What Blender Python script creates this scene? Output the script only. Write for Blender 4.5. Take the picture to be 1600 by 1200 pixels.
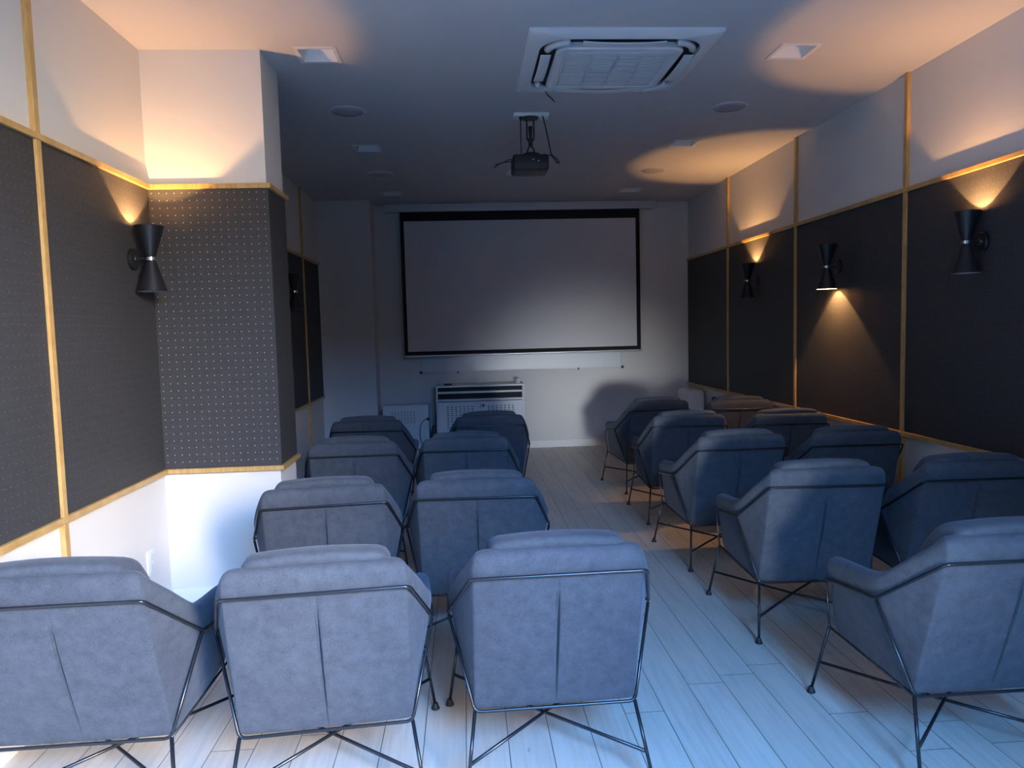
import bpy, bmesh, math, random
from mathutils import Vector, Matrix
random.seed(7)
for o in list(bpy.data.objects): bpy.data.objects.remove(o)
S = bpy.context.scene
COL = S.collection

# ------------------------------------------------------------------ room dimensions (metres)
XL, XR, YB, YR, H = -1.638, 2.740, 8.75, -0.35, 2.938
ZT, ZB = 2.2376, 0.7331          # upper and lower oak rails
CX, CY0, CY1 = -1.023, 3.985, 4.34   # column
PX, PY = -1.027, 8.40            # pilaster at the front left

# ------------------------------------------------------------------ camera
F, YAW, PITCH, ROLL, CH = 1134.07, 0.0632, 0.0755, 0.0258, 1.45
cd = bpy.data.cameras.new('camera'); cam = bpy.data.objects.new('camera', cd); COL.objects.link(cam)
S.camera = cam
cd.sensor_fit = 'HORIZONTAL'; cd.sensor_width = 36.0; cd.lens = 36.0*F/1600.0
cd.clip_start = 0.02; cd.clip_end = 100
fw = Vector((math.sin(YAW)*math.cos(PITCH), math.cos(YAW)*math.cos(PITCH), -math.sin(PITCH)))
rt = Vector((math.cos(YAW), -math.sin(YAW), 0)); dn = fw.cross(rt)
rt2 = rt*math.cos(ROLL) + dn*math.sin(ROLL); dn2 = -rt*math.sin(ROLL) + dn*math.cos(ROLL)
m = Matrix((rt2, -dn2, -fw)).transposed().to_4x4(); m.translation = (0, 0, CH)
cam.matrix_world = m

# ------------------------------------------------------------------ world, daylight, exposure
S.view_settings.view_transform = 'Standard'; S.view_settings.look = 'None'
S.view_settings.exposure = 0.0; S.view_settings.gamma = 1.0; S.view_settings.use_curve_mapping = False
W = bpy.data.worlds.new('world'); S.world = W; W.use_nodes = True
W.node_tree.nodes['Background'].inputs[0].default_value = (0.35, 0.55, 1.0, 1)
W.node_tree.nodes['Background'].inputs[1].default_value = 0.15

def area(name, loc, target, sx, sy, power, color):
    l = bpy.data.lights.new(name, 'AREA'); l.shape = 'RECTANGLE'; l.size = sx; l.size_y = sy
    l.energy = power; l.color = color
    o = bpy.data.objects.new(name, l); COL.objects.link(o); o.location = loc
    o.rotation_euler = (Vector(target)-Vector(loc)).to_track_quat('-Z', 'Y').to_euler()
    return o
# open sky seen through the glazed entrance behind the camera, and the sunlit street front opposite it
area('daylight_sky', (1.75, -2.7, 4.3), (0.8, 2.2, 0.0), 2.4, 2.8, 2200, (0.13, 0.42, 1.0))
st = area('daylight_street', (3.2, -3.4, 3.0), (-1.7, 3.2, 0.60), 1.3, 1.6, 135, (1.0, 0.82, 0.60)); st.data.spread = math.radians(55)
g = area('added_aisle_beam', (0.70, -4.2, 1.0), (1.40, 8.75, 0.60), 0.7, 0.5, 3.6, (0.92, 0.96, 1.0)); g.data.spread = math.radians(13)  # added narrow beam down the aisle for the bright patch on the end wall

# ------------------------------------------------------------------ materials
def mat(name, base, rough=0.5, metal=0.0, spec=0.5, sheen=0.0, emit=None, es=0.0, coat=0.0):
    m = bpy.data.materials.new(name); m.use_nodes = True
    b = m.node_tree.nodes['Principled BSDF']
    b.inputs['Base Color'].default_value = (*base, 1); b.inputs['Roughness'].default_value = rough
    b.inputs['Metallic'].default_value = metal; b.inputs['Specular IOR Level'].default_value = spec
    b.inputs['Sheen Weight'].default_value = sheen; b.inputs['Coat Weight'].default_value = coat
    if emit:
        b.inputs['Emission Color'].default_value = (*emit, 1); b.inputs['Emission Strength'].default_value = es
    return m
class N:
    """tiny node helper"""
    def __init__(s, m): s.m = m; s.t = m.node_tree; s.b = s.t.nodes['Principled BSDF']
    def new(s, ty, **kw):
        n = s.t.nodes.new(ty)
        for k, v in kw.items(): setattr(n, k, v)
        return n
    def link(s, a, b): s.t.links.new(a, b)
    def math(s, op, a, b=None, c=None, clamp=False):
        n = s.new('ShaderNodeMath', operation=op, use_clamp=clamp)
        for i, v in enumerate((a, b, c)):
            if v is None: continue
            if isinstance(v, (int, float)): n.inputs[i].default_value = v
            else: s.link(v, n.inputs[i])
        return n.outputs[0]
    def coord(s): return s.new('ShaderNodeTexCoord').outputs['Object']
    def mapped(s, vec, scale):
        n = s.new('ShaderNodeMapping'); n.inputs['Scale'].default_value = scale; s.link(vec, n.inputs['Vector']); return n.outputs[0]
    def noise(s, vec, scale, detail=3, rough=0.5):
        n = s.new('ShaderNodeTexNoise'); n.inputs['Scale'].default_value = scale
        n.inputs['Detail'].default_value = detail; n.inputs['Roughness'].default_value = rough
        s.link(vec, n.inputs['Vector']); return n.outputs['Fac']
    def ramp(s, fac, stops):
        n = s.new('ShaderNodeValToRGB'); r = n.color_ramp
        while len(r.elements) < len(stops): r.elements.new(0.5)
        for e, (p, c) in zip(r.elements, stops): e.position = p; e.color = (*c, 1)
        s.link(fac, n.inputs[0]); return n.outputs[0]
    def mix(s, fac, a, b, mode='MIX'):
        n = s.new('ShaderNodeMix', data_type='RGBA', blend_type=mode)
        for i, v in ((0, fac), (6, a), (7, b)):
            if isinstance(v, (int, float)): n.inputs[i].default_value = v
            elif isinstance(v, tuple): n.inputs[i].default_value = (*v, 1)
            else: s.link(v, n.inputs[i])
        return n.outputs[2]
    def bump(s, h, strength, dist):
        n = s.new('ShaderNodeBump'); n.inputs['Strength'].default_value = strength; n.inputs['Distance'].default_value = dist
        s.link(h, n.inputs['Height']); s.link(n.outputs[0], s.b.inputs['Normal'])
    def color(s, c): s.link(c, s.b.inputs['Base Color'])

def plaster(name, base):
    m = mat(name, base, 0.85, spec=0.2); n = N(m); c = n.coord()
    f = n.noise(c, 1.3, 4); n.color(n.ramp(f, [(0.3, tuple(x*0.97 for x in base)), (0.7, base)]))
    n.bump(n.noise(n.mapped(c, (1, 1, 2.5)), 9, 5, 0.6), 0.12, 0.01)
    return m
M_WALL = plaster('white_wall_paint', (0.69, 0.68, 0.66))
M_CEIL = plaster('white_ceiling_paint', (0.59, 0.59, 0.60))
M_BASE = mat('white_skirting', (0.78, 0.77, 0.75), 0.45)

def make_floor():
    m = mat('oak_planks', (0.5, 0.45, 0.4), 0.42, spec=0.45); n = N(m); c = n.coord()
    sp = n.new('ShaderNodeSeparateXYZ'); n.link(c, sp.inputs[0])
    w, L = 0.149, 1.45
    u = n.math('DIVIDE', n.math('ADD', sp.outputs[0], 0.038+w*20), w)
    row = n.math('FLOOR', u); fu = n.math('FRACT', u)
    wn = n.new('ShaderNodeTexWhiteNoise', noise_dimensions='1D'); n.link(row, wn.inputs['W'])
    v = n.math('DIVIDE', n.math('ADD', n.math('ADD', sp.outputs[1], 20), n.math('MULTIPLY', wn.outputs['Value'], L)), L)
    col = n.math('FLOOR', v); fv = n.math('FRACT', v)
    cb = n.new('ShaderNodeCombineXYZ'); n.link(row, cb.inputs[0]); n.link(col, cb.inputs[1])
    w2 = n.new('ShaderNodeTexWhiteNoise', noise_dimensions='2D'); n.link(cb.outputs[0], w2.inputs['Vector'])
    # offset the grain per board
    vm = n.new('ShaderNodeVectorMath', operation='ADD'); n.link(c, vm.inputs[0])
    vs = n.new('ShaderNodeVectorMath', operation='SCALE'); n.link(w2.outputs['Color'], vs.inputs[0]); vs.inputs['Scale'].default_value = 9
    n.link(vs.outputs[0], vm.inputs[1])
    g1 = n.noise(n.mapped(vm.outputs[0], (22, 1.3, 1)), 2.2, 6, 0.62)
    g2 = n.noise(n.mapped(vm.outputs[0], (5, 0.9, 1)), 1.6, 3, 0.5)
    base = n.ramp(g1, [(0.25, (0.44, 0.40, 0.355)), (0.55, (0.57, 0.53, 0.48)), (0.8, (0.63, 0.59, 0.54))])
    base = n.mix(n.math('MULTIPLY', w2.outputs['Value'], 0.35), base, (0.43, 0.395, 0.35))
    base = n.mix(n.math('MULTIPLY', g2, 0.25), base, (0.66, 0.63, 0.58))
    k = n.new('ShaderNodeTexVoronoi'); k.inputs['Scale'].default_value = 1.0; n.link(n.mapped(vm.outputs[0], (6, 2.2, 1)), k.inputs['Vector'])
    kn = n.math('LESS_THAN', k.outputs['Distance'], 0.055)
    base = n.mix(n.math('MULTIPLY', kn, 0.45), base, (0.20, 0.16, 0.12))
    du = n.math('MULTIPLY', n.math('MINIMUM', fu, n.math('SUBTRACT', 1, fu)), w)
    dv = n.math('MULTIPLY', n.math('MINIMUM', fv, n.math('SUBTRACT', 1, fv)), L)
    gap = n.math('LESS_THAN', n.math('MINIMUM', du, dv), 0.0014)
    n.color(n.mix(gap, base, (0.06, 0.05, 0.04)))
    hh = n.math('SUBTRACT', n.math('MULTIPLY', g1, 0.25), n.math('MULTIPLY', gap, 1.0))
    n.bump(hh, 0.35, 0.002)
    return m
M_FLOOR = make_floor()

def dots(axis):
    """dark acoustic board with a grid of small pale perforations; axis 0: board in XZ, axis 1: board in YZ"""
    m = mat('perforated_board_%s' % 'xy'[axis], (0.05, 0.05, 0.055), 0.62, spec=0.3); n = N(m); c = n.coord()
    sp = n.new('ShaderNodeSeparateXYZ'); n.link(c, sp.inputs[0])
    p = 0.0385
    a = n.math('SUBTRACT', n.math('FRACT', n.math('DIVIDE', n.math('ADD', sp.outputs[axis], 50*p+0.015), p)), 0.5)
    b = n.math('SUBTRACT', n.math('FRACT', n.math('DIVIDE', n.math('ADD', sp.outputs[2], 0.008), p)), 0.5)
    d = n.math('MULTIPLY', n.math('SQRT', n.math('ADD', n.math('MULTIPLY', a, a), n.math('MULTIPLY', b, b))), p)
    hole = n.math('LESS_THAN', d, 0.0021)
    w1 = n.noise(n.mapped(c, (120, 120, 6)), 3, 3); w2 = n.noise(n.mapped(c, (6, 6, 120)), 3, 3)
    wv = n.math('MULTIPLY', n.math('ADD', w1, w2), 0.5)
    base = n.ramp(wv, [(0.35, (0.036, 0.037, 0.040)), (0.65, (0.056, 0.057, 0.062))])
    n.color(n.mix(hole, base, (0.62, 0.60, 0.53) if axis == 0 else (0.15, 0.147, 0.135)))  # side-wall dots darkened in colour, standing in for shading at grazing angles
    n.bump(n.math('SUBTRACT', n.math('MULTIPLY', wv, 0.4), hole), 0.25, 0.0015)
    return m
M_DOTX, M_DOTY = dots(0), dots(1)

def make_oak():
    m = mat('golden_oak', (0.55, 0.36, 0.14), 0.35, spec=0.5); n = N(m); c = n.coord()
    g = n.noise(n.mapped(c, (30, 4, 4)), 3, 5, 0.6)
    n.color(n.ramp(g, [(0.3, (0.42, 0.25, 0.085)), (0.7, (0.60, 0.39, 0.15))])); n.bump(g, 0.08, 0.002)
    return m
M_OAK = make_oak()

def make_fabric(name, dark, light):
    m = mat(name, light, 0.85, spec=0.25, sheen=0.12); n = N(m)
    n.b.inputs['Sheen Roughness'].default_value = 0.45
    n.b.inputs['Sheen Tint'].default_value = (0.75, 0.82, 1, 1)
    c = n.coord(); oi = n.new('ShaderNodeObjectInfo')
    vm = n.new('ShaderNodeVectorMath', operation='ADD'); n.link(c, vm.inputs[0])
    vs = n.new('ShaderNodeCombineXYZ')
    for i in range(3): n.link(n.math('MULTIPLY', oi.outputs['Random'], 7.0+i), vs.inputs[i])
    n.link(vs.outputs[0], vm.inputs[1]); v = vm.outputs[0]
    a = n.noise(v, 26, 6, 0.65); b = n.noise(v, 4, 3, 0.5); f = n.noise(n.mapped(v, (1, 1, 0.5)), 420, 2, 0.7)
    s = n.math('ADD', n.math('ADD', n.math('MULTIPLY', a, 0.42), n.math('MULTIPLY', b, 0.16)), n.math('MULTIPLY', f, 0.42))
    n.color(n.ramp(s, [(0.38, dark), (0.62, light)]))
    n.bump(n.math('ADD', f, n.math('MULTIPLY', a, 0.4)), 0.35, 0.0015)
    return m
M_FAB = make_fabric('slate_blue_velvet', (0.040, 0.047, 0.058), (0.074, 0.084, 0.102))
M_STITCH = mat('stitching', (0.04, 0.045, 0.06), 0.8)
M_BLK = mat('black_powder_coated_steel', (0.018, 0.020, 0.025), 0.24, metal=0.3, spec=0.6)
M_RUB = mat('black_rubber', (0.012, 0.012, 0.013), 0.6)
M_SBLK = mat('satin_black_metal', (0.010, 0.011, 0.014), 0.38, spec=0.5)
M_INN = mat('pale_lamp_lining', (0.40, 0.37, 0.32), 0.6)
M_CHR = mat('brushed_steel', (0.75, 0.73, 0.70), 0.25, metal=1.0)
M_BULB = mat('lit_lamp_bulb', (1, 0.9, 0.75), 0.5, emit=(1.0, 0.70, 0.38), es=14)
M_BOFF = mat('frosted_lamp_bulb', (0.7, 0.68, 0.62), 0.4)
M_PLA = mat('white_plastic', (0.74, 0.75, 0.76), 0.4)
M_PLG = mat('pale_grey_plastic', (0.60, 0.62, 0.64), 0.5)
M_DRK = mat('dark_slot', (0.012, 0.012, 0.014), 0.7)
M_PBK = mat('matt_black_plastic', (0.012, 0.013, 0.016), 0.45)
M_PBK2 = mat('dark_grey_plastic', (0.035, 0.034, 0.036), 0.55)
M_SCR = mat('projection_surface', (0.62, 0.62, 0.64), 0.45, spec=0.4)
M_SBD = mat('black_screen_border', (0.006, 0.006, 0.007), 0.8)
M_MET = mat('white_painted_steel', (0.70, 0.72, 0.74), 0.4, spec=0.5)
M_WB = mat('whiteboard_enamel', (0.66, 0.70, 0.72), 0.32, spec=0.6)
M_ALU = mat('anodised_aluminium', (0.75, 0.76, 0.78), 0.3, metal=0.8)
M_SPK = mat('grey_speaker_mesh', (0.40, 0.41, 0.44), 0.7)
n_ = N(M_SPK); n_.bump(n_.noise(n_.coord(), 300, 1), 0.6, 0.002)

# ------------------------------------------------------------------ mesh helpers
def link(name, bm, mats, parent=None, smooth=False, angle=None, loc=None):
    me = bpy.data.meshes.new(name); bmesh.ops.recalc_face_normals(bm, faces=bm.faces)
    if smooth:
        for f in bm.faces: f.smooth = True
    bm.to_mesh(me); bm.free()
    if not isinstance(mats, (list, tuple)): mats = [mats]
    for q in mats: me.materials.append(q)
    if smooth and angle is not None: me.set_sharp_from_angle(angle=math.radians(angle))
    o = bpy.data.objects.new(name, me); COL.objects.link(o)
    if parent: o.parent = parent
    if loc: o.location = loc
    return o
def box(bm, a, b, mi=0):
    x0, y0, z0 = a; x1, y1, z1 = b
    v = [bm.verts.new(p) for p in ((x0,y0,z0),(x1,y0,z0),(x1,y1,z0),(x0,y1,z0),(x0,y0,z1),(x1,y0,z1),(x1,y1,z1),(x0,y1,z1))]
    for q in ((0,3,2,1),(4,5,6,7),(0,1,5,4),(1,2,6,5),(2,3,7,6),(3,0,4,7)):
        bm.faces.new([v[i] for i in q]).material_index = mi
def rbox(a, b, r, seg=3, fn=None, cuts=0):
    """a bevelled box as a fresh bmesh"""
    bm = bmesh.new(); box(bm, a, b)
    bmesh.ops.bevel(bm, geom=list(bm.edges), offset=r, segments=seg, affect='EDGES', profile=0.5)
    if cuts: bmesh.ops.subdivide_edges(bm, edges=[e for e in bm.edges if e.calc_length() > 2.5*r], cuts=cuts, use_grid_fill=True)
    if fn:
        for v in bm.verts: v.co = Vector(fn(v.co))
    return bm
def merge(dst, src):
    me = bpy.data.meshes.new('tmp'); src.to_mesh(me); src.free(); dst.from_mesh(me); bpy.data.meshes.remove(me)
def rounded_path(pts, r, seg=5):
    pts = [Vector(p) for p in pts]; out = [pts[0]]
    for i in range(1, len(pts)-1):
        p, a, b = pts[i], pts[i-1], pts[i+1]
        da, db = (a-p), (b-p); rr = min(r, da.length*0.45, db.length*0.45)
        s, e = p+da.normalized()*rr, p+db.normalized()*rr
        for k in range(seg+1):
            t = k/seg; out.append(s*(1-t)**2 + p*2*t*(1-t) + e*t*t)
    out.append(pts[-1]); return out
def tube(bm, pts, r, n=10, bend=0.0, mi=0, caps=True):
    pts = rounded_path(pts, bend) if bend else [Vector(p) for p in pts]
    rings = []; up = None
    for i, p in enumerate(pts):
        t = ((pts[i+1]-p) if i < len(pts)-1 else (p-pts[i-1])).normalized()
        if 0 < i < len(pts)-1: t = ((pts[i+1]-p).normalized()+(p-pts[i-1]).normalized()).normalized()
        if up is None:
            up = Vector((0, 0, 1)) if abs(t.z) < 0.9 else Vector((1, 0, 0))
        side = t.cross(up).normalized(); up = side.cross(t).normalized()
        rings.append([bm.verts.new(p + (side*math.cos(2*math.pi*k/n)+up*math.sin(2*math.pi*k/n))*r) for k in range(n)])
    for a, b in zip(rings, rings[1:]):
        for k in range(n): bm.faces.new((a[k], a[(k+1) % n], b[(k+1) % n], b[k])).material_index = mi
    if caps:
        bm.faces.new(rings[0][::-1]).material_index = mi; bm.faces.new(rings[-1]).material_index = mi
def lathe(bm, prof, n=32, c=(0, 0, 0), mi=0, M=None, close=False):
    """prof: list of (radius, z) or (radius, z, material)"""
    rings = []
    for q in prof:
        r, z = q[0], q[1]; ring = []
        for k in range(n):
            a = 2*math.pi*k/n; p = Vector((r*math.cos(a), r*math.sin(a), z))
            if M: p = M @ p
            ring.append(bm.verts.new(p+Vector(c)))
        rings.append(ring)
    idx = list(zip(range(len(rings)), list(range(1, len(rings))) + ([0] if close else [])))
    for i, j in idx:
        if j >= len(rings): continue
        mm = prof[j][2] if len(prof[j]) > 2 else mi
        for k in range(n): bm.faces.new((rings[i][k], rings[i][(k+1) % n], rings[j][(k+1) % n], rings[j][k])).material_index = mm
    if not close:
        if prof[0][0] > 1e-6: bm.faces.new(rings[0][::-1]).material_index = mi
        if prof[-1][0] > 1e-6: bm.faces.new(rings[-1]).material_index = (prof[-1][2] if len(prof[-1]) > 2 else mi)
    bmesh.ops.remove_doubles(bm, verts=bm.verts, dist=1e-6)
def tag(o, label=None, cat=None, group=None, kind=None):
    if label: o['label'] = label
    if cat: o['category'] = cat
    if group: o['group'] = group
    if kind: o['kind'] = kind
    return o
def empty(name, loc, rz=0.0, label=None, cat=None, group=None):
    o = bpy.data.objects.new(name, None); COL.objects.link(o); o.location = loc; o.rotation_euler = (0, 0, rz)
    o.empty_display_size = 0.1
    return tag(o, label, cat, group)
def copy_tree(o, parent=None):
    c = o.copy(); COL.objects.link(c)
    if parent is not None: c.parent = parent
    for ch in list(o.children): copy_tree(ch, c)
    return c
def struct(name, boxes, m, label=None):
    bm = bmesh.new()
    for a, b in boxes: box(bm, a, b)
    o = link(name, bm, m); o['kind'] = 'structure'
    if label: tag(o, label, name.split('_')[0])
    return o

# ------------------------------------------------------------------ room shell
T = 0.12
struct('floor', [((XL-T, YR-1.6, -0.1), (XR+T, YB+T, 0))], M_FLOOR, 'pale oak plank floor running toward the screen')
struct('wall_left', [((XL-T, YR, 0), (XL, YB, H))], M_WALL, 'white left wall behind the dark dotted panels')
struct('wall_right', [((XR, YR, 0), (XR+T, YB, H))], M_WALL, 'white right wall behind the dark panels and lamps')
struct('wall_front', [((XL-T, YB, 0), (XR+T, YB+T, H))], M_WALL, 'plain white end wall behind the projection screen')
struct('wall_pilaster', [((XL, PY, 0), (PX, YB, H))], M_WALL, 'white shallow pier left of the screen')
struct('wall_column', [((XL, CY0, 0), (CX, CY1, H))], M_WALL, 'square white column wrapped in dark dotted panels on the left')
OX0, OX1, OZ = -1.45, 1.60, 2.75
struct('wall_rear', [((XL-T, YR-T, 0), (OX0, YR, H)), ((OX1, YR-T, 0), (XR+T, YR, H)), ((OX0, YR-T, OZ), (OX1, YR, H))], M_WALL, 'white wall with wide entrance opening behind the viewer')

DL = [(-0.737, 4.06), (1.858, 4.02), (-0.740, 6.065), (1.85, 6.00), (-0.746, 8.03), (1.864, 8.00), (0.56, 7.05)]
DH = 0.094   # half opening
def ceiling():
    xs = sorted(set([XL-T, XR+T] + [round(x+s*DH, 4) for x, y in DL for s in (-1, 1)]))
    ys = sorted(set([YR-T, YB+T] + [round(y+s*DH, 4) for x, y in DL for s in (-1, 1)]))
    bm = bmesh.new(); g = {}
    def vert(i, j, z):
        k = (i, j, z)
        if k not in g: g[k] = bm.verts.new((xs[i], ys[j], z))
        return g[k]
    def hole(i, j):
        if i < 0 or j < 0 or i >= len(xs)-1 or j >= len(ys)-1: return True
        mx, my = (xs[i]+xs[i+1])/2, (ys[j]+ys[j+1])/2
        return any(abs(mx-x) < DH and abs(my-y) < DH for x, y in DL)
    z0, z1 = H, H+0.12
    for i in range(len(xs)-1):
        for j in range(len(ys)-1):
            if hole(i, j): continue
            bm.faces.new([vert(i, j, z0), vert(i, j+1, z0), vert(i+1, j+1, z0), vert(i+1, j, z0)])
            bm.faces.new([vert(i, j, z1), vert(i+1, j, z1), vert(i+1, j+1, z1), vert(i, j+1, z1)])
            for (di, dj, p, q) in ((-1, 0, (i, j), (i, j+1)), (1, 0, (i+1, j), (i+1, j+1)), (0, -1, (i, j), (i+1, j)), (0, 1, (i, j+1), (i+1, j+1))):
                if hole(i+di, j+dj): bm.faces.new([vert(*p, z0), vert(*q, z0), vert(*q, z1), vert(*p, z1)])
    o = link('ceiling', bm, M_CEIL); o['kind'] = 'structure'; tag(o, 'white ceiling with square downlights and round speakers', 'ceiling')
ceiling()

BH, BD = 0.088, 0.014
def baseboard(name, boxes): struct(name, boxes, M_BASE, 'white skirting board along the foot of the ' + name.split('_')[1] + ' wall')
baseboard('baseboard_front', [((PX, YB-BD, 0), (XR, YB, BH)), ((XL, PY-BD, 0), (PX+BD, PY, BH)), ((PX, PY, 0), (PX+BD, YB-BD, BH))])
baseboard('baseboard_left', [((XL, YR, 0), (XL+BD, CY0, BH)), ((XL, CY1, 0), (XL+BD, PY-BD, BH)), ((XL+BD, CY0-BD, 0), (CX+BD, CY0, BH)), ((CX, CY0, 0), (CX+BD, CY1, BH))])
baseboard('baseboard_right', [((XR-BD, YR, 0), (XR, YB-BD, BH))])

# rails and uprights of golden oak
RP, RHH, PT, PG = 0.026, 0.013, 0.010, 0.002     # rail depth, half height, panel thickness
VW, VP = 0.016, 0.022                 # upright half width, depth
ti = [0]
def trim(boxes, label):
    ti[0] += 1
    bm = bmesh.new()
    for a, b in boxes: merge(bm, rbox(a, b, 0.0015, 1))
    o = link('trim_%d' % ti[0], bm, M_OAK); o['kind'] = 'structure'; tag(o, label, 'trim')
YT_R = [1.34, 2.86, 4.3625, 5.848, 7.386]
YT_L = [1.45, 2.974]
YT_L2 = [6.10, 7.60]
for z, w in ((ZT, 'upper'), (ZB, 'lower')):
    trim([((XR-RP, YR, z-RHH), (XR, YB, z+RHH))], 'golden oak %s rail along the right wall' % w)
    trim([((XL, YR, z-RHH), (XL+RP, CY0, z+RHH))], 'golden oak %s rail on the left wall before the column' % w)
    trim([((XL+RP, CY0-RP, z-RHH), (CX+RP, CY0, z+RHH)), ((CX, CY0, z-RHH), (CX+RP, CY1+0.02, z+RHH))], 'golden oak %s rail wrapping the column' % w)
    trim([((XL, CY1+0.02, z-RHH), (XL+RP, PY, z+RHH))], 'golden oak %s rail on the left wall beyond the column' % w)
for y in YT_R: trim([((XR-VP, y-VW, BH), (XR, y+VW, H))], 'golden oak upright on right wall from skirting to ceiling')
for y in YT_L: trim([((XL, y-VW, BH), (XL+VP, y+VW, H))], 'golden oak upright on the left wall before the column')
for y in YT_L2: trim([((XL, y-VW, BH), (XL+VP, y+VW, H))], 'golden oak upright on the left wall beyond the column')

# dark perforated acoustic panels, one board between each pair of uprights
def panel(a, b, m, label, grp):
    o = link('acoustic_panel', rbox(a, b, 0.001, 1), m); tag(o, label, 'wall panel', grp)
Z0, Z1 = ZB+RHH, ZT-RHH
ys = [YR] + YT_R + [YB]
labR = ['dark board on right wall outside the frame at the entrance end', 'dark board on right wall second from the entrance end',
        'dark dotted board behind the right wall lamp nearest the camera', 'dark dotted board with light cone shining down across it',
        'dark board behind the farthest lamp on the right wall', 'narrow dark board at far end of right wall beside screen wall']
for i in range(len(ys)-1):
    a = ys[i] + (VW if i else 0); b = ys[i+1] - (VW if i < len(ys)-2 else 0)
    if i == 0: continue
    panel((XR-PT, a, Z0), (XR-PG, b, Z1), M_DOTY, labR[i], 'dark acoustic boards on the walls')
panel((XL+PG, YT_L[0]+VW, Z0), (XL+PT, YT_L[1]-VW, Z1), M_DOTY, 'dark dotted board at the left edge, before the first oak upright', 'dark acoustic boards on the walls')
panel((XL+PG, YT_L[1]+VW, Z0), (XL+PT, CY0-PT, Z1), M_DOTY, 'dark dotted board behind the left wall lamp next to the column', 'dark acoustic boards on the walls')
panel((XL+PG, CY0-PT, Z0), (CX+PT, CY0-PG, Z1), M_DOTX, 'dark board with bright dots on the column face toward the camera', 'dark acoustic boards on the walls')
panel((CX+PG, CY0, Z0), (CX+PT, CY1, Z1), M_DOTY, 'dark board on the narrow aisle side of the column', 'dark acoustic boards on the walls')
panel((XL+PG, CY1, Z0), (XL+PT, YT_L2[0]-VW, Z1), M_DOTY, 'dark board hidden just behind the column', 'dark acoustic boards on the walls')
panel((XL+PG, YT_L2[0]+VW, Z0), (XL+PT, YT_L2[1]-VW, Z1), M_DOTY, 'dark board behind the half hidden lamp past the column', 'dark acoustic boards on the walls')
panel((XL+PG, YT_L2[1]+VW, Z0), (XL+PT, PY-0.002, Z1), M_DOTY, 'dark board at far left end beside the white pier', 'dark acoustic boards on the walls')

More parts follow.
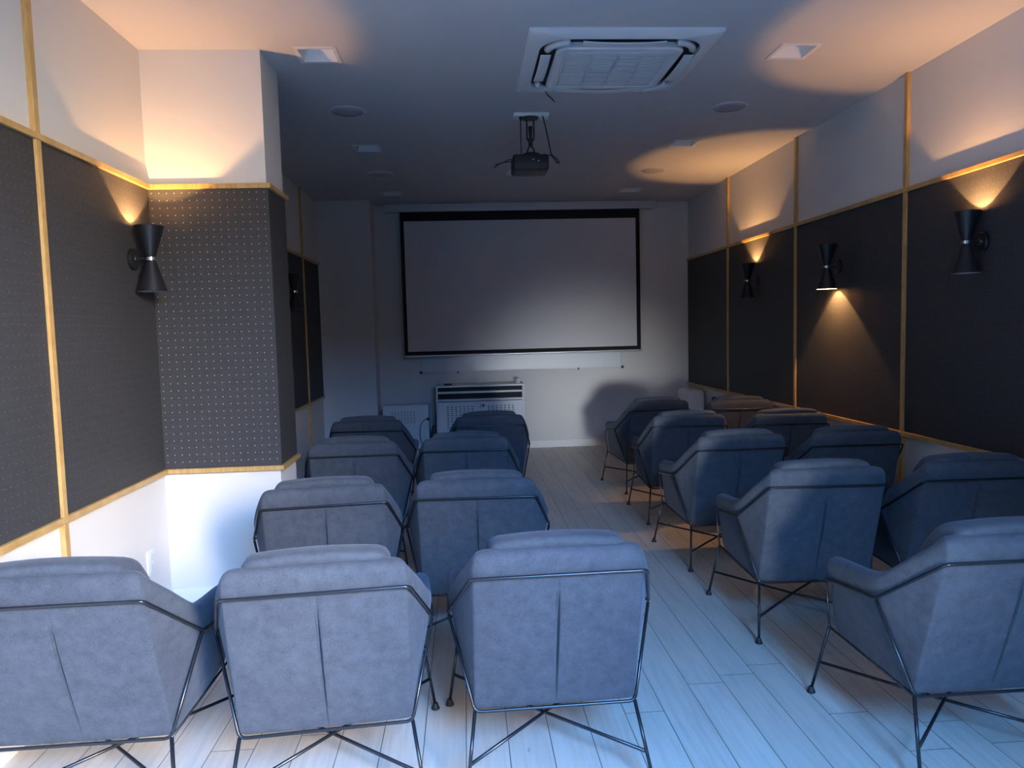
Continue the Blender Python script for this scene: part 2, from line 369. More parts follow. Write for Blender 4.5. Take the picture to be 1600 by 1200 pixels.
# ------------------------------------------------------------------ armchairs
A_ = Vector((0.264, -0.357, 0.724)); B_ = Vector((0.334, -0.114, 0.535)); C_ = Vector((0.331, 0.214, 0.489))
D_ = Vector((0.258, -0.210, 0.250)); E_ = Vector((0.303, 0.245, 0.288)); F_ = Vector((0.343, 0.306, 0.0)); G_ = Vector((0.294, -0.306, 0.0))
def mir(p): return Vector((-p[0], p[1], p[2]))
def shell_bm():
    # columns from the centre of the back round to the front of the arm: bottom, lower, upper, wire, crest out, crest, crest in, inner top, inner low
    def col(x, bot, wire, co, cr, ci, it, il, bulge=0.0, gro=0.0):
        bot, wire = Vector(bot), Vector(wire)
        out = Vector((0, -1, 0.3)).normalized()
        l1 = bot.lerp(wire, 0.12) + out*(bulge*0.3+gro*0.5); l2 = bot.lerp(wire, 0.5) + out*(bulge+gro); l3 = bot.lerp(wire, 0.8)+out*(bulge*0.6+gro*0.7)
        return [bot, l1, l2, l3, wire, Vector(co), Vector(cr), Vector(ci), Vector(it), Vector(il)]
    g = 0.008
    c = []
    for x, gr, bu in ((0.0, -0.022, 0.012), (0.006, 0.001, 0.012), (0.025, 0.0, 0.014), (0.13, 0, 0.013), (0.225, 0, 0.004)):
        xb = x*0.262/0.264
        c.append(col(x, (xb, -0.205, 0.251), (x, -0.349, 0.724), (x, -0.362, 0.777), (x, -0.338, 0.806), (x, -0.300, 0.801), (x*0.93, -0.255, 0.76), (x*0.85, -0.06, 0.35), bu, gr))
    c.append(col(0, (0.258, -0.203, 0.251), (0.254, -0.345, 0.722), (0.254, -0.357, 0.772), (0.250, -0.330, 0.797), (0.235, -0.292, 0.792), (0.222, -0.250, 0.75), (0.215, -0.06, 0.35)))
    c.append(col(0, (0.262, -0.192, 0.251), (0.266, -0.320, 0.704), (0.270, -0.330, 0.750), (0.263, -0.315, 0.776), (0.240, -0.285, 0.775), (0.226, -0.245, 0.735), (0.220, -0.05, 0.35)))
    c.append(col(0, (0.264, -0.170, 0.253), (0.296, -0.222, 0.622), (0.306, -0.232, 0.690), (0.290, -0.228, 0.716), (0.257, -0.215, 0.706), (0.236, -0.19, 0.66), (0.226, -0.03, 0.35), 0.0))
    c.append(col(0, (0.266, -0.140, 0.256), (0.322, -0.120, 0.537), (0.334, -0.135, 0.600), (0.322, -0.140, 0.632), (0.280, -0.130, 0.630), (0.245, -0.12, 0.58), (0.232, 0.00, 0.35)))
    c.append(col(0, (0.270, -0.080, 0.260), (0.325, -0.060, 0.528), (0.337, -0.065, 0.580), (0.328, -0.065, 0.608), (0.282, -0.060, 0.608), (0.247, -0.06, 0.56), (0.234, 0.04, 0.35)))
    c.append(col(0, (0.286, 0.080, 0.273), (0.323, 0.060, 0.512), (0.337, 0.060, 0.562), (0.326, 0.060, 0.592), (0.280, 0.060, 0.592), (0.247, 0.06, 0.545), (0.236, 0.09, 0.35)))
    c.append(col(0, (0.292, 0.200, 0.288), (0.320, 0.190, 0.496), (0.342, 0.195, 0.545), (0.322, 0.200, 0.580), (0.276, 0.200, 0.580), (0.245, 0.20, 0.53), (0.238, 0.20, 0.35)))
    c.append(col(0, (0.293, 0.238, 0.292), (0.318, 0.214, 0.490), (0.335, 0.232, 0.535), (0.316, 0.235, 0.566), (0.276, 0.235, 0.566), (0.248, 0.235, 0.525), (0.240, 0.238, 0.35)))
    bm = bmesh.new(); R = [[bm.verts.new(p) for p in k] for k in c]
    L = [R[0]] + [[bm.verts.new(mir(p)) for p in k] for k in c[1:]]
    cr = bm.edges.layers.float.get('crease_edge') or bm.edges.layers.float.new('crease_edge')
    for side in (R, L):
        for a, b in zip(side, side[1:]):
            for k in range(len(a)-1): bm.faces.new((a[k], b[k], b[k+1], a[k+1]))
        bm.faces.new(side[-1])
    for i in range(4, len(R)-1):
        bm.faces.new((R[i][0], R[i+1][0], L[i+1][0], L[i][0])); bm.faces.new((R[i][-1], R[i+1][-1], L[i+1][-1], L[i][-1]))
    bm.faces.new([R[i][0] for i in range(0, 5)] + [L[i][0] for i in range(4, 0, -1)])
    bm.faces.new([R[i][-1] for i in range(0, 5)] + [L[i][-1] for i in range(4, 0, -1)])
    bm.faces.new((R[-1][0], R[-1][-1], L[-1][-1], L[-1][0]))
    def cre(a, b, v):
        e = bm.edges.get((a, b))
        if e: e[cr] = v
    for side in (R, L):
        for i in range(len(side)-1): cre(side[i][0], side[i+1][0], 0.9)       # bottom piping edge
        for k in range(1, 5): cre(side[8][k-1], side[8][k], 0.35)             # fold below the side bend
        for k in range(1, 8): cre(side[5][k-1], side[5][k], 0.35)
        for k in range(1, len(side[-1])): cre(side[-1][k-1], side[-1][k], 0.2)
    for k in range(1, 4): cre(R[0][k-1], R[0][k], 0.8); cre(R[1][k-1], R[1][k], 0.7); cre(L[1][k-1], L[1][k], 0.7)
    return bm
def make_chair():
    root = empty('armchair', (0, 0, 0))
    sh = link('upholstered_shell', shell_bm(), M_FAB, root, smooth=True)
    md = sh.modifiers.new('sub', 'SUBSURF'); md.levels = 3; md.render_levels = 3
    # seam: two fine stitched ridges down the back, a soft dart that opens in the middle
    bm = bmesh.new()
    for s in (-1, 1):
        pts = []
        for k in range(13):
            t = k/12; z = 0.262 + t*0.40; y = -0.203 - (z-0.256)*0.312 - 0.0135*math.sin(math.pi*min(1, max(0, (z-0.256)/0.47))) + 0.003
            pts.append((s*(0.0045+0.0030*math.sin(math.pi*t)), y+0.0005, z))
        tube(bm, pts, 0.0013, 6)
    link('back_seam', bm, M_STITCH, root, smooth=True)
    def curve_seat(p):
        x, y, z = p; return (x, y, z + 0.012*(1-(x/0.24)**2) + 0.010*math.sin(max(0, min(1, (y+0.1)/0.36))*math.pi))
    link('seat_cushion', rbox((-0.232, -0.085, 0.352), (0.232, 0.262, 0.452), 0.035, 4, curve_seat, 6), M_FAB, root, smooth=True)
    def curve_back(p):
        x, y, z = p      # built upright: y thickness, z height 0..1 along the lean
        t = (z-0.44)/0.39
        lean = -0.27*t
        w = 1.0 - 0.06*t
        pil = 0.018*math.sin(max(0, min(1, (z-0.62)/0.22))*math.pi)   # headrest roll bulges forward
        cr_ = -0.010*(x/0.2)**2*max(0, t)
        return (x*w, y+lean+pil*(1 if y > -0.02 else 0), z+cr_)
    link('back_cushion', rbox((-0.222, -0.080, 0.440), (0.222, 0.040, 0.833), 0.038, 4, curve_back, 7), M_FAB, root, smooth=True)
    def curve_hr(p):
        x, y, z = p; return (x, y - (z-0.74)*0.62 - 0.008*(x/0.2)**2, z - 0.006*(x/0.2)**2)
    # wires
    r = 0.0053; bm = bmesh.new()
    tube(bm, [mir(C_), mir(B_), mir(A_), A_, B_, C_], r, 10, 0.018)
    link('arm_frame', bm, M_BLK, root, smooth=True)
    bm = bmesh.new(); o_ = Vector((0, -0.004, -0.004))
    tube(bm, [mir(B_)+Vector((0.002, 0, -0.004)), mir(D_)+o_, D_+o_, B_+Vector((-0.002, 0, -0.004))], r, 10, 0.022)
    link('back_frame', bm, M_BLK, root, smooth=True)
    for s in (1, -1):
        f = (lambda p: p) if s == 1 else mir
        bm = bmesh.new(); tube(bm, [f(C_)+Vector((0, 0.002, 0)), f(E_), f(D_)+Vector((0, 0, -0.004))], r*0.85, 8, 0.015)
        link('side_rail', bm, M_BLK, root, smooth=True)
    for P0, P1 in ((E_, F_), (D_+Vector((0, 0, -0.004)), G_)):
        for s in (1, -1):
            f = (lambda p: Vector(p)) if s == 1 else mir
            bm = bmesh.new(); tube(bm, [f(P0), f(P1)+Vector((0, 0, 0.012))], 0.0060, 10)
            lg = link('leg', bm, M_BLK, root, smooth=True)
            bm = bmesh.new(); q = f(P1); lathe(bm, [(0.006, 0.026), (0.010, 0.022), (0.013, 0.009), (0.016, 0.006), (0.016, 0.0)][::-1], 16, (q.x, q.y, 0))
            link('foot_pad', bm, M_RUB, lg, smooth=True, angle=40)
    JF = E_.lerp(F_, (0.288-0.135)/0.288); JR = D_.lerp(G_, (0.25-0.105)/0.25)
    for s in (1, -1):
        a = Vector((s*JF.x, JF.y, JF.z)); b = Vector((-s*JR.x, JR.y, JR.z)); mid = Vector((0, 0.008, 0.109 + (0.006 if s == 1 else -0.006)))
        bm = bmesh.new(); tube(bm, [a, mid, b], 0.0058, 8)
        link('stretcher', bm, M_BLK, root, smooth=True)
    return root
CH_ = [
 (-1.182, 2.376, 0.018, 'slate blue armchair cut off by the left edge of the picture'),
 (-0.472, 2.376, 0.084, 'slate blue armchair nearest the camera, middle of the left block of three'),
 (0.249, 2.435, 0.024, 'slate blue armchair nearest the camera, beside the aisle in the left block'),
 (-0.655, 3.423, 0.111, 'slate blue armchair in the second row from camera, on the side next to the column'),
 (0.040, 3.458, -0.035, 'slate blue armchair in the second row from camera, left block, next to the aisle'),
 (-0.692, 4.660, 0.029, 'slate blue armchair just past the column, third row from camera, wall side'),
 (-0.002, 4.705, -0.040, 'slate blue armchair in the third row from camera, left block, aisle side'),
 (-0.735, 5.730, -0.020, 'dark armchair in the row closest to the screen, left of the white cabinet'),
 (0.150, 5.800, 0.060, 'dark blue armchair in front of the white perforated cabinet'),
 (1.657, 2.364, 0.002, 'slate blue armchair at the bottom right corner of the picture, cut by the edge'),
 (1.597, 3.412, -0.044, 'slate blue armchair right of the aisle, second from the camera'),
 (1.576, 4.415, 0.014, 'grey blue armchair right of the aisle, third from the camera'),
 (1.612, 5.421, -0.069, 'grey armchair right of the aisle, fourth from the camera'),
 (1.625, 6.447, 0.080, 'dark grey armchair right of the aisle closest to the screen'),
 (2.305, 3.425, -0.030, 'very dark blue armchair against the right wall, largest there'),
 (2.285, 4.400, -0.060, 'dark armchair by the right wall at the foot of the nearest oak upright'),
 (2.322, 5.335, -0.070, 'dark armchair by right wall, warm light on its headrest from the lamp above'),
 (2.345, 6.340, -0.080, 'almost black armchair by the right wall farthest from the camera'),
]
chair0 = make_chair()
for i, (x, y, th, lab) in enumerate(CH_):
    o = chair0 if i == 0 else copy_tree(chair0)
    o.location = (x, y, 0); o.rotation_euler = (0, 0, th)
    tag(o, lab, 'armchair', 'velvet armchairs set out in rows facing the screen')

# ------------------------------------------------------------------ wall lamps
SZ = 1.842
def make_sconce():
    """local +x points away from the wall; origin on the wall face at mid height"""
    root = empty('wall_lamp', (0, 0, 0)); cx = 0.090
    Mx = Matrix.Rotation(math.pi/2, 4, 'Y')
    bm = bmesh.new(); lathe(bm, [(0.054, 0), (0.054, 0.014), (0.050, 0.018), (0.018, 0.020), (0.014, 0.026)], 32, M=Mx)
    wp = link('wall_plate', bm, M_SBLK, root, smooth=True, angle=40)
    bm = bmesh.new(); lathe(bm, [(0.0045, 0.0), (0.0045, 0.012), (0.002, 0.014)], 10, (0.018, 0.034, 0.0), M=Mx)
    link('screw', bm, M_CHR, wp, smooth=True, angle=40)
    bm = bmesh.new(); tube(bm, [(0.02, 0, 0), (cx-0.012, 0, 0)], 0.007, 12); link('arm', bm, M_SBLK, root, smooth=True, angle=40)
    for s, nm in ((1, 'upper_shade'), (-1, 'lower_shade')):
        bm = bmesh.new()
        lathe(bm, [(0.024, 0.010*s), (0.070, 0.160*s), (0.0685, 0.160*s, 1), (0.0225, 0.012*s, 1)], 40, (cx, 0, 0), close=False)
        link(nm, bm, [M_SBLK, M_INN], root, smooth=True, angle=40)
    bm = bmesh.new(); lathe(bm, [(0.0235, -0.010), (0.026, -0.008), (0.026, 0.008), (0.0235, 0.010)], 32, (cx, 0, 0))
    link('centre_band', bm, M_CHR, root, smooth=True, angle=40)
    return root
def bulb(parent, s, lit):
    bm = bmesh.new(); lathe(bm, [(0.0, 0.012*s), (0.020, 0.014*s), (0.024, 0.045*s), (0.020, 0.062*s), (0.0, 0.068*s)], 24, (0.090, 0, 0))
    link('bulb', bm, M_BULB if lit else M_BOFF, parent, smooth=True)
    if lit:
        l = bpy.data.lights.new('lamp_glow', 'POINT'); l.energy = 36; l.color = (1.0, 0.50, 0.18); l.shadow_soft_size = 0.005
        o = bpy.data.objects.new('lamp_glow', l); COL.objects.link(o); o.parent = parent; o.location = (0.090, 0, 0.094*s)
LAMPS = [ # wall x, y, rot, up lit, down lit, label
 (XL+PT, 3.735, 0, 1, 0, 'black double cone lamp on the left wall beside the column, lit upward'),
 (XL+PT, 6.785, 0, 0, 0, 'unlit black double cone lamp half hidden past the column'),
 (XR-PT, 3.690, math.pi, 1, 0, 'black double cone lamp nearest the camera on the right wall, lit upward'),
 (XR-PT, 5.165, math.pi, 0, 1, 'black double cone lamp on the right wall, the only one shining down'),
 (XR-PT, 6.655, math.pi, 1, 0, 'smallest looking lit lamp, farthest along the right wall'),
]
s0 = make_sconce(); allc = [s0] + [copy_tree(s0) for _ in LAMPS[1:]]
for o, (x, y, rz, up, dn_, lab) in zip(allc, LAMPS):
    o.location = (x, y, SZ); o.rotation_euler = (0, 0, rz); tag(o, lab, 'wall lamp', 'black double cone wall lamps')
    bulb(o, 1, up); bulb(o, -1, dn_)

# ------------------------------------------------------------------ ceiling fittings
def make_downlight():
    root = empty('downlight', (0, 0, 0)); a, b, c = 0.112, 0.090, 0.066; d = 0.055
    bm = bmesh.new()
    def ring(h, z): return [bm.verts.new(p) for p in ((-h, -h, z), (h, -h, z), (h, h, z), (-h, h, z))]
    rs = [ring(a, 0.0), ring(a, -0.004), ring(b, -0.004), ring(b, 0.0), ring(c, d)]
    for p, q in zip(rs, rs[1:]):
        for k in range(4): bm.faces.new((p[k], p[(k+1) % 4], q[(k+1) % 4], q[k]))
    link('frame', bm, M_PLA, root)
    bm = bmesh.new(); box(bm, (-c, -c, d), (c, c, d+0.006)); link('diffuser', bm, M_PLG, root)
    return root
d0 = make_downlight()
LD = ['square recessed downlight nearest the camera on the left, by the column', 'square recessed downlight nearest the camera on the right side',
      'square downlight in the left ceiling row, second from the camera', 'square downlight inside the orange glow on the right',
      'square downlight in the left row closest to the screen', 'square downlight in the right row closest to the screen',
      'square downlight in the ceiling centre beyond the projector']
for i, (x, y) in enumerate(DL):
    o = d0 if i == 0 else copy_tree(d0); o.location = (x, y, H); tag(o, LD[i], 'downlight', 'square downlights recessed in the ceiling')
def make_speaker():
    root = empty('ceiling_speaker', (0, 0, 0))
    bm = bmesh.new(); lathe(bm, [(0.108, -0.001), (0.110, -0.006), (0.122, -0.005), (0.124, 0.0)], 48, close=False); link('rim', bm, M_PLG, root, smooth=True, angle=40)
    bm = bmesh.new(); lathe(bm, [(0.0, -0.0085), (0.06, -0.0080), (0.108, -0.0065), (0.109, -0.001)], 48); link('grille', bm, M_SPK, root, smooth=True)
    return root
p0 = make_speaker()
for i, (x, y, lab) in enumerate([(-0.740, 5.064, 'round grey ceiling speaker on the left, nearer the camera'), (1.869, 5.021, 'round grey ceiling speaker on the right, nearer the camera'),
                  (-0.748, 7.032, 'round grey ceiling speaker on the left, nearer the screen'), (1.859, 7.010, 'round ceiling speaker lit by the orange glow on the right')]):
    o = p0 if i == 0 else copy_tree(p0); o.location = (x, y, H); tag(o, lab, 'speaker', 'round speakers in the ceiling')

# air conditioning cassette
def ac():
    root = empty('air_conditioner', (0.866, 4.172, H), 0, 'large square white ceiling air conditioning cassette with four open louvres', 'air conditioner')
    def sq(bm, h, z, r, n=8, sc=(1, 1)):
        out = []
        for qx, qy, a0 in ((1, 1, 0), (-1, 1, 90), (-1, -1, 180), (1, -1, 270)):
            for k in range(n+1):
                a = math.radians(a0+90*k/n); out.append(bm.verts.new(((qx*(h-r)+r*math.cos(a))*sc[0], (qy*(h-r)+r*math.sin(a))*sc[1], z)))
        return out
    def strip(bm, a, b):
        n = len(a)
        for k in range(n): bm.faces.new((a[k], a[(k+1) % n], b[(k+1) % n], b[k]))
    bm = bmesh.new(); s = (1.03, 0.97)
    rs = [sq(bm, 0.485, 0.0, 0.012, sc=s), sq(bm, 0.485, -0.012, 0.012, sc=s), sq(bm, 0.475, -0.020, 0.012, sc=s), sq(bm, 0.424, -0.034, 0.16, sc=s),
          sq(bm, 0.416, -0.032, 0.155, sc=s), sq(bm, 0.414, -0.006, 0.155, sc=s)]
    for a, b in zip(rs, rs[1:]): strip(bm, a, b)
    bm.faces.new(rs[-1])
    link('outer_panel', bm, M_PLA, root, smooth=True, angle=25)
    bm = bmesh.new(); rs = [sq(bm, 0.412, -0.0062, 0.15, sc=s), sq(bm, 0.412, -0.012, 0.15, sc=s)]; strip(bm, *rs); bm.faces.new(rs[0]); bm.faces.new(rs[1])
    link('air_slot', bm, M_DRK, root)
    # inner body with the intake grille
    bm = bmesh.new()
    rs = [sq(bm, 0.325, -0.010, 0.07, sc=s), sq(bm, 0.330, -0.040, 0.07, sc=s), sq(bm, 0.320, -0.048, 0.065, sc=s), sq(bm, 0.285, -0.048, 0.03, sc=s), sq(bm, 0.282, -0.044, 0.03, sc=s)]
    for a, b in zip(rs, rs[1:]): strip(bm, a, b)
    bm.faces.new(rs[0]); bm.faces.new(rs[-1])
    link('inner_panel', bm, M_PLA, root, smooth=True, angle=25)
    bm = bmesh.new(); box(bm, (-0.275, -0.255, -0.050), (0.275, 0.255, -0.0445))
    for k in range(17):
        y = -0.24+k*0.03; box(bm, (-0.27, y, -0.0525), (0.27, y+0.009, -0.050))
    for k in range(3):
        x = -0.1375+k*0.1375; box(bm, (x-0.006, -0.25, -0.0545), (x+0.006, 0.25, -0.0525))
    link('intake_grille', bm, M_PLG, root)
    for k in range(4):     # louvre flaps
        def fl(p, k=k):
            x, y, z = p
            z -= 0.010*(1-(x/0.21)**2)
            y2 = y + 0.377; a = k*math.pi/2
            return ((x*math.cos(a)-y2*math.sin(a))*1.03, (x*math.sin(a)+y2*math.cos(a))*0.97, z)
        link('louvre', rbox((-0.21, -0.026, -0.040), (0.21, 0.028, -0.034), 0.0025, 2, fl, 6), M_PLA, root, smooth=True, angle=40)
    for k in range(4):     # dark corner vents between louvres, pale arc band
        bm = bmesh.new(); a0 = k*math.pi/2+math.pi/4
        pts = []
        for q in range(9):
            t = -0.62+q*1.24/8; r_ = 0.235
            px = 0.250+0.128*math.cos(math.pi/4+t); py = 0.250+0.128*math.sin(math.pi/4+t); pts.append((px, py))
        up = []
        for (px, py) in pts:
            a = k*math.pi/2; up.append(((px*math.cos(a)-py*math.sin(a))*1.03, (px*math.sin(a)+py*math.cos(a))*0.97))
        tube(bm, [(x, y, -0.030) for x, y in up], 0.019, 8); link('corner_vane', bm, M_PLG, root, smooth=True)
    bm = bmesh.new(); tube(bm, [(-0.36, 0.30, -0.03), (-0.325, 0.38, -0.034), (-0.31, 0.44, -0.040), (-0.27, 0.49, -0.052), (-0.255, 0.52, -0.060)], 0.004, 8, 0.02); link('loose_cable', bm, M_PBK, root, smooth=True)
ac()

# ------------------------------------------------------------------ projector on its ceiling mount
def projector():
    root = empty('projector', (0.500, 5.16, 0), 0, 'black video projector hanging from the ceiling on a bracket', 'projector')
    zb, zt = 2.535, 2.645
    body = link('body', rbox((-0.135, -0.105, zb), (0.115, 0.115, zt), 0.018, 4), M_PBK, root, smooth=True, angle=50)
    bm = bmesh.new(); box(bm, (-0.122, -0.1065, zb+0.012), (0.102, -0.1040, zb+0.050)); link('rear_vent', bm, M_PBK2, body)
    for i, (x, z) in enumerate(((0.005, 2.606), (0.042, 2.597))):
        bm = bmesh.new(); box(bm, (x-0.004, -0.107, z-0.003), (x+0.006, -0.104, z+0.003)); link('port', bm, M_PLG, body)
    bm = bmesh.new(); lathe(bm, [(0.036, 0.0), (0.036, 0.02), (0.030, 0.024), (0.028, 0.010), (0.0, 0.014)], 28, (0.04, 0.110, 2.59), M=Matrix.Rotation(-math.pi/2, 4, 'X'))
    link('lens', bm, M_PBK2, body, smooth=True, angle=40)
    bm = bmesh.new()
    merge(bm, rbox((-0.055, -0.05, zt-0.002), (0.055, 0.05, zt+0.020), 0.008, 2))
    tube(bm, [(-0.055, -0.045, zt+0.002), (-0.02, -0.01, zt+0.028), (0.02, 0.01, zt+0.028), (0.06, 0.045, zt+0.002)], 0.008, 8, 0.02)
    tube(bm, [(0.06, -0.045, zt+0.002), (0.02, -0.01, zt+0.028), (-0.02, 0.01, zt+0.028), (-0.055, 0.045, zt+0.002)], 0.008, 8, 0.02)
    for s in (-1, 1):
        tube(bm, [(s*0.024, 0, zt+0.010), (s*0.024, 0, zt+0.045), (s*0.008, 0, zt+0.075)], 0.006, 8, 0.01)
        tube(bm, [(s*0.006, 0, zt+0.100), (s*0.024, 0, zt+0.125), (s*0.024, 0, H-0.030)], 0.006, 8, 0.01)
    lathe(bm, [(0.0, zt+0.068), (0.013, zt+0.072), (0.017, zt+0.088), (0.013, zt+0.106), (0.0, zt+0.110)], 16)
    zk = H-0.115
    lathe(bm, [(0.0, zt+0.112), (0.011, zt+0.118), (0.009, zt+0.135), (0.016, H-0.085), (0.0, H-0.080)], 16)
    for s in (-1, 1): tube(bm, [(s*0.006, 0, zt+0.10), (s*0.020, 0.0, zt+0.128)], 0.007, 8)
    lathe(bm, [(0.030, H-0.040), (0.058, H-0.034), (0.060, H-0.0255), (0.0, H-0.0255)], 28)
    link('mount_bracket', bm, M_PBK, root, smooth=True, angle=40)
    bm = bmesh.new(); merge(bm, rbox((-0.115, -0.05, H-0.0255), (0.130, 0.05, H), 0.004, 2))
    merge(bm, rbox((0.055, -0.058, H-0.036), (0.078, -0.02, H-0.02), 0.003, 1)); merge(bm, rbox((0.090, -0.058, H-0.036), (0.112, -0.02, H-0.02), 0.003, 1))
    link('ceiling_plate', bm, M_PLA, root, smooth=True, angle=40)
    bm = bmesh.new(); lathe(bm, [(0.012, H-0.026), (0.012, H-0.034), (0.006, H-0.052), (0.003, H-0.055)][::-1], 12, (-0.068, -0.03, 0))
    tube(bm, [(-0.068, -0.03, H-0.05), (-0.071, -0.03, H-0.12), (-0.069, -0.03, zt-0.004)], 0.0035, 8, 0.03); link('cable', bm, M_PBK, root, smooth=True)
    bm = bmesh.new(); tube(bm, [(0.085, -0.04, H-0.022), (0.100, -0.04, H-0.09), (0.122, -0.045, H-0.20), (0.135, -0.05, 2.655), (0.150, -0.05, 2.640), (0.185, -0.05, 2.612), (0.192, -0.05, 2.590), (0.178, -0.05, 2.592), (0.150, -0.05, 2.628), (0.135, -0.05, 2.648), (0.108, -0.045, 2.640)], 0.0042, 8, 0.02)
    link('cable', bm, M_PBK, root, smooth=True)
    bm = bmesh.new(); tube(bm, [(-0.130, -0.03, 2.622), (-0.165, -0.03, 2.622), (-0.195, -0.03, 2.600), (-0.255, -0.03, 2.590)], 0.003, 8, 0.03); tube(bm, [(-0.130, -0.05, 2.606), (-0.185, -0.05, 2.602), (-0.22, -0.05, 2.592), (-0.262, -0.05, 2.566)], 0.004, 8, 0.03)
    link('cable', bm, M_PBK, root, smooth=True)
projector()

# ------------------------------------------------------------------ projection screen
def screen():
    root = empty('projection_screen', (0.70, 8.66, 0), 0, 'wide pull down projection screen with black border and pale housing', 'projection screen')
    x0, x1, yb = -1.578, 1.598, 8.66
    link('housing', rbox((x0, -0.05, 2.842), (x1, 0.088, 2.932), 0.008, 2), M_PLG, root, smooth=True, angle=40)
    for s, x in ((-1, x0), (1, x1)):
        link('end_cap', rbox((x-0.006, -0.055, 2.838), (x+0.006, 0.088, 2.934), 0.004, 1), M_PLA, root)
    bx0, bx1, bz0, bz1 = -1.415, 1.420, 1.165, 2.85
    bm = bmesh.new(); box(bm, (bx0, -0.0015, bz0), (bx1, 0.0015, bz1)); link('border', bm, M_SBD, root)
    bm = bmesh.new(); box(bm, (-1.372, -0.003, 1.212), (1.372, -0.0016, 2.735)); link('viewing_surface', bm, M_SCR, root)
    bm = bmesh.new(); tube(bm, [(bx0-0.012, 0, bz0-0.008), (bx1+0.012, 0, bz0-0.008)], 0.013, 14)
    link('bottom_bar', bm, M_ALU, root, smooth=True, angle=40)
screen()

# whiteboard hanging on the end wall behind the screen
def whiteboard():
    root = empty('whiteboard', (0.686, YB, 0), 0, 'glossy whiteboard partly hidden behind the screen on the end wall', 'whiteboard')
    hw, z0, z1 = 1.22, 0.95, 2.20
    bm = bmesh.new(); box(bm, (-hw+0.01, -0.016, z0+0.01), (hw-0.01, -0.001, z1-0.01)); link('board', bm, M_WB, root)
    bm = bmesh.new()
    for a, b in (((-hw, -0.020, z0), (hw, -0.0005, z0+0.014)), ((-hw, -0.020, z1-0.014), (hw, -0.0005, z1)), ((-hw, -0.020, z0), (-hw+0.010, -0.0005, z1)), ((hw-0.022, -0.024, z0), (hw, -0.0005, z1))): box(bm, a, b)
    link('frame', bm, M_PLG, root)
    for s in (-1, 1):
        link('corner_piece', rbox((s*hw-0.016, -0.026, z0-0.008), (s*hw+0.016, -0.0005, z0+0.022), 0.004, 2), M_PBK, root)
    for x in (-0.78, 0.68):
        bm = bmesh.new(); box(bm, (x-0.008, -0.024, z0-0.012), (x+0.008, -0.0005, z0+0.012)); link('clip', bm, M_PBK, root)
whiteboard()

# ------------------------------------------------------------------ white steel cabinet with perforated doors
def slots(bm, cx, z0, cols, rows, px, pz, y, w=0.024, h=0.008):
    for i in range(cols):
        for j in range(rows):
            x = cx + (i-(cols-1)/2)*px; z = z0 + j*pz + (0.0)
            box(bm, (x-w/2, y-0.001, z-h/2), (x+w/2, y+0.001, z+h/2), 1)
def cabinet():
    root = empty('cabinet', (0.157, 8.52, 0), 0, 'white steel cabinet with slotted doors and open top shelf under the screen', 'cabinet')
    hw, y0, y1 = 0.505, -0.20, 0.19
    bm = bmesh.new()
    for s in (-1, 1): box(bm, (s*hw-(0.018 if s > 0 else 0), y0, 0), (s*hw+(0.018 if s < 0 else 0), y1, 0.80))
    box(bm, (-hw, y1-0.006, 0), (hw, y1, 0.80))
    box(bm, (-hw+0.018, y0, 0.04), (hw-0.018, y1-0.006, 0.055)); box(bm, (-hw+0.018, y0, 0.640), (hw-0.018, y1-0.006, 0.662))
    box(bm, (-hw+0.018, y0+0.01, 0.728), (hw-0.018, y1-0.006, 0.750))
    link('carcass', bm, M_MET, root)
    link('top', rbox((-hw-0.006, y0-0.006, 0.800), (hw+0.006, y1, 0.822), 0.003, 1), M_MET, root)
    bm = bmesh.new(); box(bm, (-hw+0.02, y0+0.05, 0.6625), (hw-0.02, y1-0.01, 0.727)); box(bm, (-hw+0.02, y0+0.05, 0.7505), (hw-0.02, y1-0.01, 0.799))  # solid dark blocks put in for the dark of the open shelf gaps
    link('shelf_gap_dark_fill', bm, M_DRK, root)
    for s in (-1, 1):
        a, b = (-hw+0.02, -0.003) if s < 0 else (0.003, hw-0.02)
        bm = bmesh.new(); box(bm, (a, y0-0.012, 0.06), (b, y0, 0.632)); slots(bm, (a+b)/2-0.01*s, 0.33, 7, 11, 0.047, 0.0245, y0-0.012)
        d = link('door', bm, [M_MET, M_DRK], root)
        if s > 0:
            bm = bmesh.new(); lathe(bm, [(0.013, 0), (0.013, 0.012), (0.009, 0.016)], 16, (a+0.03, y0-0.0125, 0.585), M=Matrix.Rotation(math.pi/2, 4, 'X')); link('lock', bm, M_PBK, d, smooth=True, angle=40)
cabinet()
def low_cabinet():
    root = empty('equipment_box', (-0.71, 8.56, 0), 0, 'low white perforated metal box on the floor left of the cabinet', 'metal box')
    link('body', rbox((-0.265, -0.12, 0), (0.265, 0.12, 0.60), 0.006, 2), M_MET, root, smooth=True, angle=40)
    bm = bmesh.new(); box(bm, (-0.25, -0.126, 0.02), (0.25, -0.1202, 0.585)); slots(bm, -0.03, 0.395, 8, 7, 0.036, 0.021, -0.126, 0.018, 0.006)
    link('vented_front', bm, [M_MET, M_DRK], root)
    return root
LOWBOX = low_cabinet()
bm = bmesh.new(); tube(bm, [(-0.455, 8.428, 0.435), (-0.50, 8.40, 0.43), (-0.545, 8.40, 0.36), (-0.555, 8.40, 0.24), (-0.52, 8.39, 0.10), (-0.50, 8.36, 0.006)], 0.004, 8, 0.05)
merge(bm, rbox((-0.470, 8.414, 0.420), (-0.440, 8.434, 0.450), 0.004, 1))
bmesh.ops.translate(bm, verts=bm.verts, vec=(0.71, -8.56, 0)); link('power_cord', bm, M_PBK, LOWBOX, smooth=True, angle=40)
bm = bmesh.new(); merge(bm, rbox((-0.408, 8.36, 0.0), (-0.372, 8.44, 0.36), 0.010, 2))  # black block and strand stand in for the dark of this gap
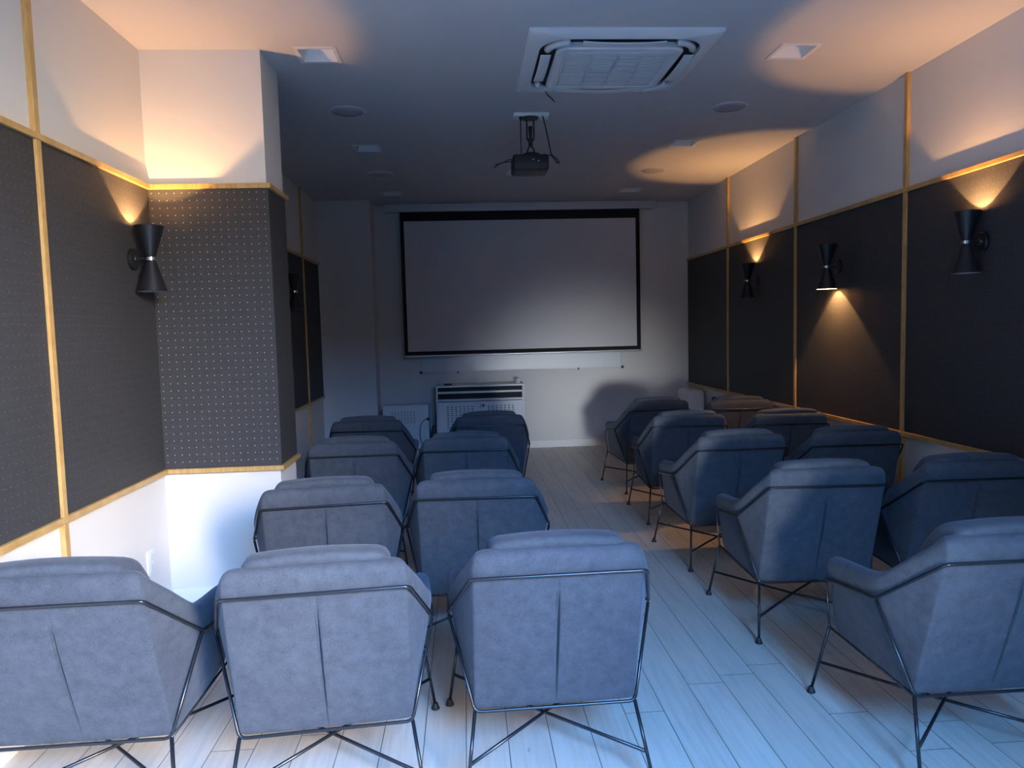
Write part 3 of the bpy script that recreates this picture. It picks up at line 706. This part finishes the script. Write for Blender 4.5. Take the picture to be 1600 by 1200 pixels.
tube(bm, [(-0.405, 8.37, 0.02), (-0.415, 8.33, 0.18), (-0.392, 8.36, 0.352)], 0.005, 8, 0.08)
tag(link('gap_shade_block', bm, M_PBK, smooth=True, angle=40), 'black block added as the shade in the gap between box and cabinet', 'gap shade')
# small things on the cabinet top
o = link('remote_control', rbox((-0.045, -0.02, 0), (0.045, 0.02, 0.018), 0.004, 2), M_PBK, smooth=True, angle=40, loc=(-0.21, 8.40, 0.822)); tag(o, 'small black remote lying on the left of the cabinet top', 'remote control')
bm = bmesh.new(); lathe(bm, [(0.024, 0), (0.030, 0.055), (0.028, 0.055), (0.022, 0.004), (0.0, 0.004)], 24)
o = link('cup', bm, M_PLA, smooth=True, angle=40, loc=(0.60, 8.40, 0.822)); tag(o, 'small white cup on the right end of the cabinet top', 'cup')

# white rounded appliance in the far right corner with its cable
root = empty('portable_heater', (2.615, 8.30, 0), 0, 'pale rounded plastic heater standing in the far right corner', 'heater')
def tap(p): x, y, z = p; return (x*(1.0-0.12*z), y*(1.0-0.10*z), z)
link('body', rbox((-0.115, -0.22, 0.03), (0.115, 0.22, 0.700), 0.05, 4, tap), M_PLA, root, smooth=True, angle=50)
link('base', rbox((-0.11, -0.20, 0.0), (0.11, 0.20, 0.035), 0.01, 2), M_PBK2, root, smooth=True, angle=40)
bm = bmesh.new(); tube(bm, [(2.736, 7.78, 0.62), (2.715, 7.77, 0.655), (2.690, 7.78, 0.64), (2.70, 7.80, 0.50), (2.70, 7.86, 0.20), (2.66, 7.95, 0.008), (2.62, 8.08, 0.008)], 0.006, 8, 0.04)
merge(bm, rbox((2.700, 7.755, 0.600), (2.7395, 7.805, 0.640), 0.006, 1))
tag(link('power_cable', bm, M_PBK, smooth=True, angle=40), 'dark cable plugged in low on the right wall by the heater', 'cable')

# socket on the left wall
root = empty('wall_socket', (XL, 3.742, 0.31), 0, 'white power socket low on the left wall near the column', 'socket')
link('cover_plate', rbox((0, -0.042, -0.062), (0.010, 0.042, 0.062), 0.003, 2), M_PLA, root, smooth=True, angle=40)
for z in (-0.026, 0.026):
    bm = bmesh.new(); lathe(bm, [(0.019, 0.010), (0.019, 0.0125), (0.016, 0.0125), (0.015, 0.0115), (0.0, 0.0115)], 24, (0, 0, z), M=Matrix.Rotation(math.pi/2, 4, 'Y')); link('outlet', bm, M_PLG, root, smooth=True, angle=40)
